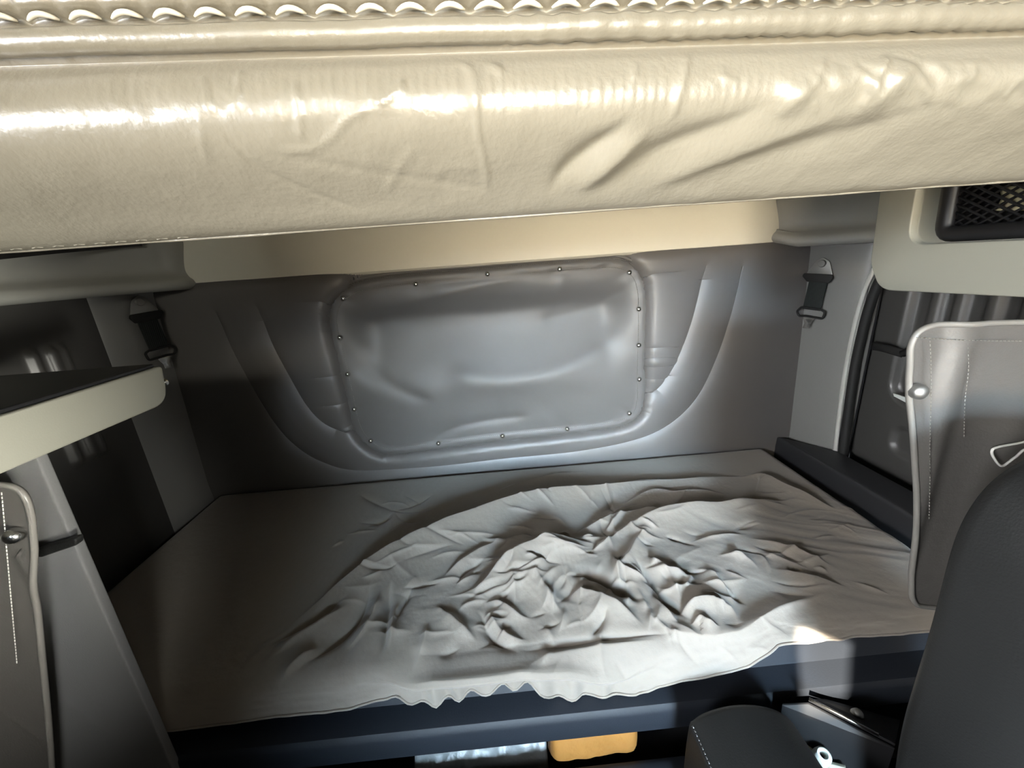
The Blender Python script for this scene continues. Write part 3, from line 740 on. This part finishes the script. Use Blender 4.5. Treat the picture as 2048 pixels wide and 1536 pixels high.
# plan coordinates for wrinkles
QX, QY = Xw, np.where(front, MY0 + RAD + Bf, Yw)
def pl(px, z=.668): return [tuple(onZ(u, v, z)[:2]) for u, v in px]
H = np.zeros_like(QX)
def rg_(px, amp, wf, wr, taper=.15):
    global H
    c = pl(px)
    if amp > 0: H += ridge(QX, QY, c, amp, wf * 1.25, wr * .62, max(taper, .38), 1.25)
    else: H += ridge(QX, QY, c, amp, wf * .9, wr * .9, max(taper, .38), 1.2)
H += .018 * np.exp(-((QX - .30) / .50) ** 2 - ((QY - .72) / .22) ** 2)
rg_([(560, 1265), (625, 1215), (667, 1180), (699, 1158), (752, 1126), (804, 1102), (868, 1079), (899, 1065), (948, 1048), (1015, 1023), (1086, 1005), (1159, 992), (1258, 974), (1340, 968)], 0.039, .050, .022, .2)
rg_([(1159, 992), (1258, 970), (1365, 965), (1473, 953), (1520, 950)], .014, .035, .018, .2)
rg_([(1480, 952), (1522, 951), (1572, 978), (1645, 1008), (1683, 1022)], .016, .03, .016, .2)
rg_([(935, 1205), (949, 1192), (980, 1170), (1015, 1145), (1054, 1128), (1100, 1112), (1150, 1103), (1200, 1098)], 0.036, .045, .018, .15)
rg_([(1180, 1108), (1206, 1098), (1258, 1070), (1301, 1053), (1344, 1040), (1395, 1031), (1451, 1028), (1559, 1006), (1605, 998)], 0.030, .035, .016, .15)
rg_([(1140, 1080), (1155, 1072), (1215, 1048), (1275, 1031), (1322, 1022), (1350, 1005)], .013, .022, .011)
rg_([(1240, 1012), (1301, 988), (1352, 991), (1412, 984), (1460, 990)], .012, .022, .011)
rg_([(1400, 1010), (1470, 1008), (1540, 990), (1580, 990)], .010, .016, .010)
rg_([(1265, 1130), (1275, 1139), (1309, 1182), (1344, 1221), (1387, 1255)], -.024, .012, .016)
rg_([(1290, 1125), (1330, 1150), (1375, 1170), (1400, 1172)], .010, .015, .012)
rg_([(1300, 1195), (1330, 1232), (1362, 1262)], .008, .010, .01)
rg_([(1350, 1240), (1380, 1228), (1408, 1222), (1440, 1224), (1470, 1232)], .020, .018, .010)
rg_([(1380, 1262), (1398, 1254), (1412, 1262), (1440, 1268)], .012, .010, .008)
rg_([(1660, 1190), (1600, 1214), (1559, 1233), (1520, 1255), (1486, 1270), (1440, 1280), (1408, 1281), (1344, 1272), (1290, 1240)], .014, .016, .014)
rg_([(1215, 1168), (1223, 1163), (1241, 1146), (1262, 1120), (1279, 1090), (1300, 1075)], .012, .014, .014)
rg_([(1120, 1172), (1150, 1160), (1190, 1160), (1223, 1178), (1266, 1204), (1309, 1220)], -.018, .016, .018)
rg_([(1130, 1205), (1160, 1197), (1210, 1215), (1250, 1235), (1290, 1262)], .016, .024, .014)
rg_([(1215, 1230), (1205, 1250), (1180, 1280)], -.009, .008, .008)
rg_([(1430, 1161), (1455, 1191), (1494, 1221)], -.010, .010, .012)
rg_([(1380, 1150), (1420, 1160), (1450, 1190), (1470, 1230)], .008, .012, .012)
rg_([(1494, 1085), (1550, 1098), (1602, 1115), (1670, 1141)], .007, .010, .010)
rg_([(1500, 1100), (1560, 1115), (1620, 1140)], -.006, .010, .010)
rg_([(1540, 1145), (1620, 1165), (1700, 1180)], .008, .02, .016)
rg_([(750, 1160), (741, 1170), (731, 1200), (709, 1243), (646, 1302), (600, 1333)], -.012, .014, .016)
rg_([(760, 1180), (752, 1220), (730, 1262), (690, 1300)], .011, .016, .016)
rg_([(785, 1160), (780, 1172), (776, 1215), (769, 1285), (759, 1318)], -.012, .010, .012)
rg_([(828, 1172), (822, 1182), (801, 1217), (787, 1266)], -.010, .009, .011)
rg_([(806, 1190), (792, 1230), (780, 1300)], .008, .010, .010)
rg_([(700, 1190), (681, 1200), (629, 1239), (576, 1267), (534, 1292)], -.012, .014, .018)
rg_([(700, 1206), (650, 1242), (600, 1272), (540, 1315)], .010, .02, .016)
rg_([(640, 1290), (590, 1330), (555, 1370)], .009, .018, .016)
rg_([(950, 1225), (963, 1235), (977, 1268), (1005, 1292), (1050, 1299)], -.012, .010, .012)
rg_([(975, 1225), (990, 1255), (1020, 1280), (1060, 1285)], .009, .014, .012)
rg_([(870, 1215), (900, 1240), (930, 1265), (960, 1290)], .008, .014, .012)
rg_([(860, 1250), (850, 1290), (830, 1330)], .007, .012, .012)
rg_([(905, 1190), (930, 1150), (980, 1120)], -.008, .012, .012)
rg_([(880, 1170), (915, 1140), (960, 1110), (1010, 1085)], .009, .014, .012)
rg_([(990, 1110), (1040, 1085), (1090, 1075)], .008, .012, .010)
rg_([(1010, 1190), (1050, 1170), (1100, 1165)], .010, .014, .012)
rg_([(960, 1210), (1000, 1215), (1040, 1240), (1070, 1245)], .010, .014, .012)
rg_([(1070, 1160), (1090, 1190), (1110, 1220), (1130, 1240)], .008, .012, .012)
for px in ([(787, 1018), (750, 1000), (716, 985)], [(787, 1018), (830, 1003), (868, 985)], [(787, 1020), (760, 1040), (734, 1050)], [(787, 1020), (810, 1036), (842, 1043)]): rg_(px, -.006, .012, .012, .3)
rg_([(980, 985), (1040, 965), (1120, 945), (1180, 940)], .006, .020, .010)
rg_([(1000, 1296), (1100, 1293), (1215, 1279), (1300, 1274), (1360, 1276)], -.007, .008, .008)
rg_([(1000, 1305), (1100, 1303), (1215, 1290), (1320, 1283)], .006, .010, .008)
# fine wrinkles where the sheet is loose
loose = np.exp(-((QX - .22) / .36) ** 2 - ((QY - .74) / .16) ** 2) + .75 * np.exp(-((QX + .20) / .22) ** 2 - ((QY - .66) / .10) ** 2)
wx = QX + .05 * fbm(QX * 7, QY * 7, 2); wy = QY + .05 * fbm(QX * 7 + 40, QY * 7, 2)
rot = lambda a: (wx * math.cos(a) + wy * math.sin(a), -wx * math.sin(a) + wy * math.cos(a))
a1, b1 = rot(.45); a2, b2 = rot(-.7)
crs = lambda x, y: 1 - np.sqrt((2.6 * fbm(x, y, 3)) ** 2 + .012)
H += loose * (.006 * (crs(a1 * 3.2, b1 * 11) - .6) + .005 * (crs(a2 * 3.0 + 9, b2 * 10 + 4) - .6))
H += .003 * fbm(wx * 4, wy * 6, 3) + loose * .0025 * fbm(wx * 22, wy * 34, 3)
# many short creases running out from the bunched middle
for k in range(230):
    th = rng.uniform(0, 2 * PI); rad = 40 + 420 * rng.random() ** .8
    u = 1240 + rad * math.cos(th) * 1.25; v = 1130 + rad * math.sin(th) * .52
    if not (560 < u < 1760 and 985 < v < 1330): continue
    fl_ = math.atan2((v - 1085) * 1.0, (u - 1215)) + rng.normal(0, .38); ln = rng.uniform(35, 130); bend = rng.normal(0, .35)
    px = [(u + s_ * ln * math.cos(fl_ + bend * s_), v + s_ * ln * .62 * math.sin(fl_ + bend * s_)) for s_ in (-.5, -.17, .17, .5)]
    am = rng.choice([1, 1, -1]) * rng.uniform(.0035, .0085) * (.5 + .5 * math.exp(-(rad / 260) ** 2)); w_ = rng.uniform(.0035, .008)
    H += ridge(QX, QY, pl(px), am, w_ * 1.5, w_, .45, 1.2)
rk = sm(QX, .30, .6) * np.exp(-((QY - .78) / .18) ** 2); aa, bb_ = rot(-.42); H += rk * .008 * (crs(aa * 2.2, bb_ * 15) - .6)
lk = np.exp(-((QX + .38) / .18) ** 2 - ((QY - .64) / .09) ** 2); aa, bb_ = rot(1.0); H += lk * .010 * (crs(aa * 2.0 + 3, bb_ * 11) - .6)
H *= 1.42
H *= sm(QY, MY0 - .06, MY0 + .03) * (1 - sm(QY, MY1 - .06, MY1)) * sm(QX, MX0, MX0 + .08) * (1 - sm(QX, MX1 - .06, MX1 + .02)) * .98 + .02
# normals of the base shape: move mostly up on top, outward on the front side
k = np.clip(fy / RAD, 0, 1) * front
Zw = Zw + H * (1 - .7 * k); Yw = Yw - H * .6 * k
# long shallow waves on the front side, and the gathered part tucked under in the middle
tfr = np.clip(-Bf / arc_h, 0, 1)
gat = np.exp(-((Xw + .015) / .215) ** 6) * front
lump = .5 + fbm(Xw * 9 + 2, Xw * 0 + 5, 2)
yg = np.interp(tfr, [0, .25, .46, .52, .57, .62, 1], [.575, .545, .520, .511, .513, .532, .534]) - .010 * (lump - .5)
lip = np.array([onY(u, v, .512) for u, v in [(760, 1408), (800, 1396), (860, 1375), (900, 1362), (950, 1350), (1040, 1346), (1140, 1354), (1200, 1366), (1260, 1370), (1330, 1364)]])
lz = np.interp(Xw, lip[:, 0], np.minimum(lip[:, 2], MT + .012)); hem_g = np.array([onY(u, v, .532) for u, v in hem_px]); zhg = np.minimum(np.interp(Xw, hem_g[:, 0], hem_g[:, 2]), lz - .02)
zg_ = MT + (lz - MT) * np.interp(tfr, [0, .25, .46], [0, .45, 1]) - np.interp(tfr, [.46, .52, .57, .62], [0, .005, .011, .014])
zg = np.where(tfr <= .62, zg_, lz - .014 + (tfr - .62) / .38 * (zhg - lz + .014))
ruf = np.sin(Xw * 130 + 7 * fbm(Xw * 10, Xw * 0, 2) + 1.5 * fbm(Xw * 30, tfr * 3, 2))
yg = yg + sm(tfr, .58, .8) * .0060 * ruf - sm(tfr, .6, 1) * .004
zg = zg + sm(tfr, .9, 1) * .0025 * ruf + H * (1 - .45 * sm(tfr, .05, .35)) * (1 - .7 * sm(tfr, .40, .56)); yg = yg - H * .3 * sm(tfr, .05, .35) * (1 - sm(tfr, .45, .56)) + .010 * fbm(Xw * 16, tfr * 2, 3) * sm(tfr, .15, .4) * (1 - sm(tfr, .5, .6))
Yw = Yw * (1 - gat) + yg * gat; Zw = Zw * (1 - gat) + zg * gat
Yw = Yw + (front * (1 - gat)) * (.012 * fbm(Xw * 12, tfr * 2.5, 3) * sm(tfr, .2, .6) - .006 * sm(tfr, .5, 1))
Zw = np.where(front, np.maximum(Zw, .5885 + .002 * np.sin(Xw * 140)), Zw)
P = np.stack([Xw, Yw, Zw], -1)
o = sheet_mesh('fitted_sheet', P, 'sheet', mt, flip=False)
VF = ([], []); add_tube(VF, P[::3, 0] + np.array([0, -.0005, 0]), .0022, 6); mesh('hem', *VF, 'sheet', mt)
settle(mt)

# ------------------------------------------------------------------ things in the storage opening
P0 = onY(1200, 1500, .53)
ob = thing('cloth_bag', 'orange cloth bag pushed into the opening under the bunk', 'bag', (P0[0], .6, .43))
x0 = onY(1098, 1490, .53)[0]; x1 = onY(1284, 1470, .53)[0]
g = np.linspace(0, 1, 40); pr = smooth_path([(.66, .512), (.58, .510), (.545, .505), (.530, .492), (.525, .46), (.527, .43), (.535, .41), (.56, .385)], 5)
V = []
P = np.zeros((40, len(pr), 3))
for i, s in enumerate(g):
    e = 1 - abs(2 * s - 1) ** 16
    for j, (y, z) in enumerate(pr):
        P[i, j] = (x0 + (x1 - x0) * s, y + .04 * (1 - e) + .010 * fbm(np.array([s * 5.]), np.array([j * .14]), 3)[0], z - .025 * (1 - e) + .006 * fbm(np.array([s * 7.]), np.array([2 + j * .1]), 2)[0] - .002)
sheet_mesh('body', P, 'orange', ob, flip=True, thick=.003)
tube('drawn_edge', [P[i, 4] + [0, -.001, .001] for i in range(1, 39)], .0028, 'orange', ob, 6)
settle(ob)
x0 = onY(820, 1520, .545)[0]; x1 = onY(1096, 1515, .545)[0]
P = np.zeros((50, 24, 3))
for i in range(50):
    for j in range(24):
        s, t = i / 49, j / 23
        P[i, j] = (x0 + (x1 - x0) * s, .535 + .20 * (1 - t) ** 1.5 + .01 * fbm(np.array([s * 9.]), np.array([t * 3.]), 3)[0], .345 + .098 * (1 - t ** 3) * (.9 + .1 * math.sin(PI * s)) + .014 * fbm(np.array([s * 12.]), np.array([t * 6. + 7]), 3)[0])
pb = sheet_mesh('plastic_bag', P, 'bag', None, flip=True, thick=.002)
tag(pb, 'pale crinkled plastic bag under the bunk, left of the orange one', 'bag')

# ------------------------------------------------------------------ dark seat and its armrest, right
st = thing('seat', 'dark grey vinyl seat back in the lower right corner', 'seat', (.55, .25, 0))
ys = .36
spx = [(2330, 872), (2200, 868), (2100, 884), (2045, 912), (1985, 950), (1940, 1000), (1908, 1060), (1886, 1130), (1868, 1200), (1846, 1280), (1822, 1360), (1800, 1440), (1786, 1520), (1776, 1620), (1772, 1720)]
L = smooth_path([onY(u, v, ys)[[0, 2]] for u, v in spx], 6)
n = len(L); ctr = np.array([L[0, 0] + .05, .80])
dirs = ctr - L; dirs /= np.linalg.norm(dirs, axis=1)[:, None]
sec = [(.30, .165), (.22, .172), (.15, .172), (.10, .168), (.065, .158), (.038, .142), (.020, .12), (.008, .09), (.003, .06), (.001, .035), (.0, .016), (.0, .008), (.003, .002), (.012, .0), (.30, .0)]
P = np.zeros((n, len(sec), 3))
for i in range(n):
    dist = np.linalg.norm(ctr - L[i])
    for j, (o, dy) in enumerate(sec):
        p = L[i] + dirs[i] * min(o, dist * .98); P[i, j] = (p[0], ys - dy * 1.05, p[1])
sheet_mesh('backrest', P, 'seat', st, flip=False)
box('pedestal', (.56, .05, 0), (1.02, .33, .60), 'seat', st, .02)
VF = ([], []); dashes(VF, [P[i, 6] + np.array([-.0008, -.0008, 0]) for i in range(n // 2, n - 8)], .010, .006, .0008)
mesh('stitching', *VF, 'seat_thread', st)
# armrest: padded, with a stitched welt along its inner top edge
sec = smooth_path([(.230, .60), (.214, .62), (.211, .70), (.213, .765), (.218, .776), (.235, .789), (.268, .797), (.304, .793), (.336, .778), (.358, .752), (.368, .71), (.368, .62), (.355, .60)], 5)
AS = 1.25; sec = [(x * AS, (z - 1.37) * AS + 1.37) for x, z in sec]
prism('armrest', [(x, .362 * AS, z) for x, z in sec], (0, -.34, 0), 'seat', st, .014, 5, 50)
VF = ([], [])
SC = lambda P_: [(x * AS, y * AS, (z - 1.37) * AS + 1.37) for x, y, z in P_]
dashes(VF, SC([(.2165, .352, .7755), (.2165, .10, .7755)]), .006, .004, .0009)
dashes(VF, SC([(.2155, .352, .774), (.213, .350, .72), (.213, .350, .64)]), .006, .004, .0009)
mesh('armrest_stitching', *VF, 'seat_thread', st)
settle(st)

# ------------------------------------------------------------------ black metal box by the seat
mb = thing('seat_bracket', 'black steel seat bracket with a shiny edge beside the armrest', 'bracket', (.5, .42, 0))
zt2 = .60
def bz(u, v): return onZ(u, v, zt2)
A0 = bz(1618, 1398); B0 = bz(1757, 1470)
e = _n(B0 - A0); nrm = np.array([-e[1], e[0], 0])   # towards the rear
if nrm[0] < 0: nrm = -nrm
A = A0 - e * .03; B = B0 + e * .02
prism('top_plate', [A0, B, onZ(1800, 1440, zt2 - .05), onZ(1650, 1397, zt2 - .035)], (0, 0, -.006), 'black_metal', mb, .001)
tube('edge', [A0 + [0, 0, .0005], B0 + [0, 0, .0005]], .0028, 'steel', mb, 8)
A1 = bz(1580, 1408)
prism('side_plate', [A0 - [0, 0, .007], B - [0, 0, .007], B - [0, 0, .15], A1 - [0, 0, .15] - e * .01, A1 - [0, 0, .007] - e * .01], -nrm * .004, 'black_metal', mb, .001)
pp_ = A0 - nrm * .006; nn = -nrm
def onside(u, v): return onP(u, v, pp_, nrm)
q = [onside(u, v) for u, v in [(1600, 1440), (1640, 1462), (1700, 1495)]]
tube('rib', q, .007, 'black_metal', mb, 8, False, .5, up=nrm)
p = onside(1651, 1464); lathe('small_bolt', [(.003, -.002), (.003, .004), (.0015, .005)], p + nn * .006, nn, 'steel', mb, 10)
p = onZ(1716, 1428, zt2 - .014); lathe('bolt', [(.0085, -.006), (.0085, .002), (.006, .005), (.002, .006)], p, (.1, -.45, .8), 'dull_steel', mb, 18)
pc = onP(1645, 1512, pp_ + nn * .03, nrm)
capax = _n(np.array([-.15, -.35, 1.0]))
lathe('tube_cap', [(.013, -.05), (.013, -.004), (.012, .006), (.0095, .010), (.0062, .010), (.0055, .006), (.0055, -.012)], pc, capax, 'white', mb, 20)
lathe('cap_bore', [(.0054, -.012), (.0054, -.0115)], pc, capax, 'black', mb, 16)
w = [onP(u, v, pp_ + nn * .022, nrm) for u, v in [(1611, 1491), (1626, 1504), (1650, 1526), (1690, 1536), (1700, 1580), (1640, 1580), (1622, 1540)]]
prism('cap_flange', w, -nn * .006, 'beige', mb, .001)
settle(mb)

# driver's seat, just outside the frame: it shades the left half of the bunk
ds = thing('driver_seat', 'high-backed dark driver seat in front of the bunk, outside the frame', 'seat', (-.6, -.65, 0))
pp = roundpoly([(-.98, .42), (-.21, .42), (-.20, 1.20), (-.30, 1.31), (-.86, 1.31), (-.97, 1.20)], [.03, .03, .06, .07, .07, .06], 6)
prism('backrest', [(x, -.78, z) for x, z in pp], (0, .19, 0), 'seat', ds, .04, 4)
box('cushion', (-.96, -1.22, .36), (-.27, -.70, .52), 'seat', ds, .05, 4)
box('pedestal', (-.86, -1.10, 0), (-.36, -.78, .37), 'black_metal', ds, .02)
settle(ds)

# ------------------------------------------------------------------ light
def area(name, loc, rot, sx, sy, power, col):
    l = bpy.data.lights.new(name, 'AREA'); l.shape = 'RECTANGLE'; l.size = sx; l.size_y = sy; l.energy = power; l.color = col
    o = bpy.data.objects.new(name, l); o.location = loc; o.rotation_euler = rot; C.objects.link(o); return o
def aim(o, t): o.rotation_euler = (Vector(t) - o.location).to_track_quat('-Z', 'Y').to_euler()
a = area('windshield_daylight', (.12, -2.0, 1.50), (0, 0, 0), .7, .45, 16.5, (.62, .82, 1.0)); aim(a, (.36, .55, .62)); a.data.spread = math.radians(42)
a = area('windshield_top', (0, -1.27, 1.80), (0, 0, 0), 2.0, .14, 1.8, (1.0, .96, .83)); aim(a, (.0, .3, 1.57)); a.data.spread = math.radians(48)
a = area('bonnet_bounce', (.05, -2.0, 1.05), (0, 0, 0), 1.3, .35, 11.3, (1.0, .84, .63)); aim(a, (.50, 1.3, 1.42)); a.data.spread = math.radians(57)
a = area('right_window', (1.04, -.62, .98), (0, 0, 0), .4, .3, 1.35, (1.0, .98, .88)); aim(a, (-.60, .41, 1.20)); a.data.spread = math.radians(15)
a = area('left_window', (-1.04, -.50, 1.42), (0, 0, 0),   .45, .35, 8.0, (.97, .98, 1.0)); aim(a, (.95, .75, .92)); a.data.spread = math.radians(58)
a = area('left_fill', (-.06, -.24, 1.24), (0, 0, 0), .16, .10, .75, (.97, .97, .92)); aim(a, (-.90, .45, .90)); a.data.spread = math.radians(36)  # unseen fill added to brighten the left panel and curtain
sl = bpy.data.lights.new('sun', 'SUN'); sl.energy = 50; sl.angle = math.radians(.4); sl.color = (1, .90, .74)
so = bpy.data.objects.new('sun', sl); C.objects.link(so); so.rotation_euler = Vector(sun_dir).to_track_quat('Z', 'Y').to_euler()
w = bpy.data.worlds.new('world'); S.world = w; w.use_nodes = True
w.node_tree.nodes['Background'].inputs[0].default_value = (.72, .78, .85, 1); w.node_tree.nodes['Background'].inputs[1].default_value = .07

# front of the cab behind the camera: dash bulkhead, windscreen header
wall_boxes('wall_front', [((-1.12, -1.36, 0), (1.14, -1.30, .85)), ((-1.12, -1.36, 1.95), (1.14, -1.30, 2.36))])

vs = S.view_settings; S.display_settings.display_device = 'sRGB'
vs.view_transform = 'Standard'; vs.look = 'None'; vs.exposure = 0; vs.gamma = 1; vs.use_curve_mapping = False

# finer pieces belong to the part they are sewn or fixed to
def nest(child, part):
    c, p = bpy.data.objects.get(child), bpy.data.objects.get(part)
    if c and p and c.parent == p.parent: c.parent = p
nest('seam_stitching', 'cushion'); nest('hem_stitching', 'hem_cord'); nest('net', 'net_frame'); nest('armrest_stitching', 'armrest'); nest('hem', 'fitted_sheet'); nest('cap_bore', 'tube_cap')
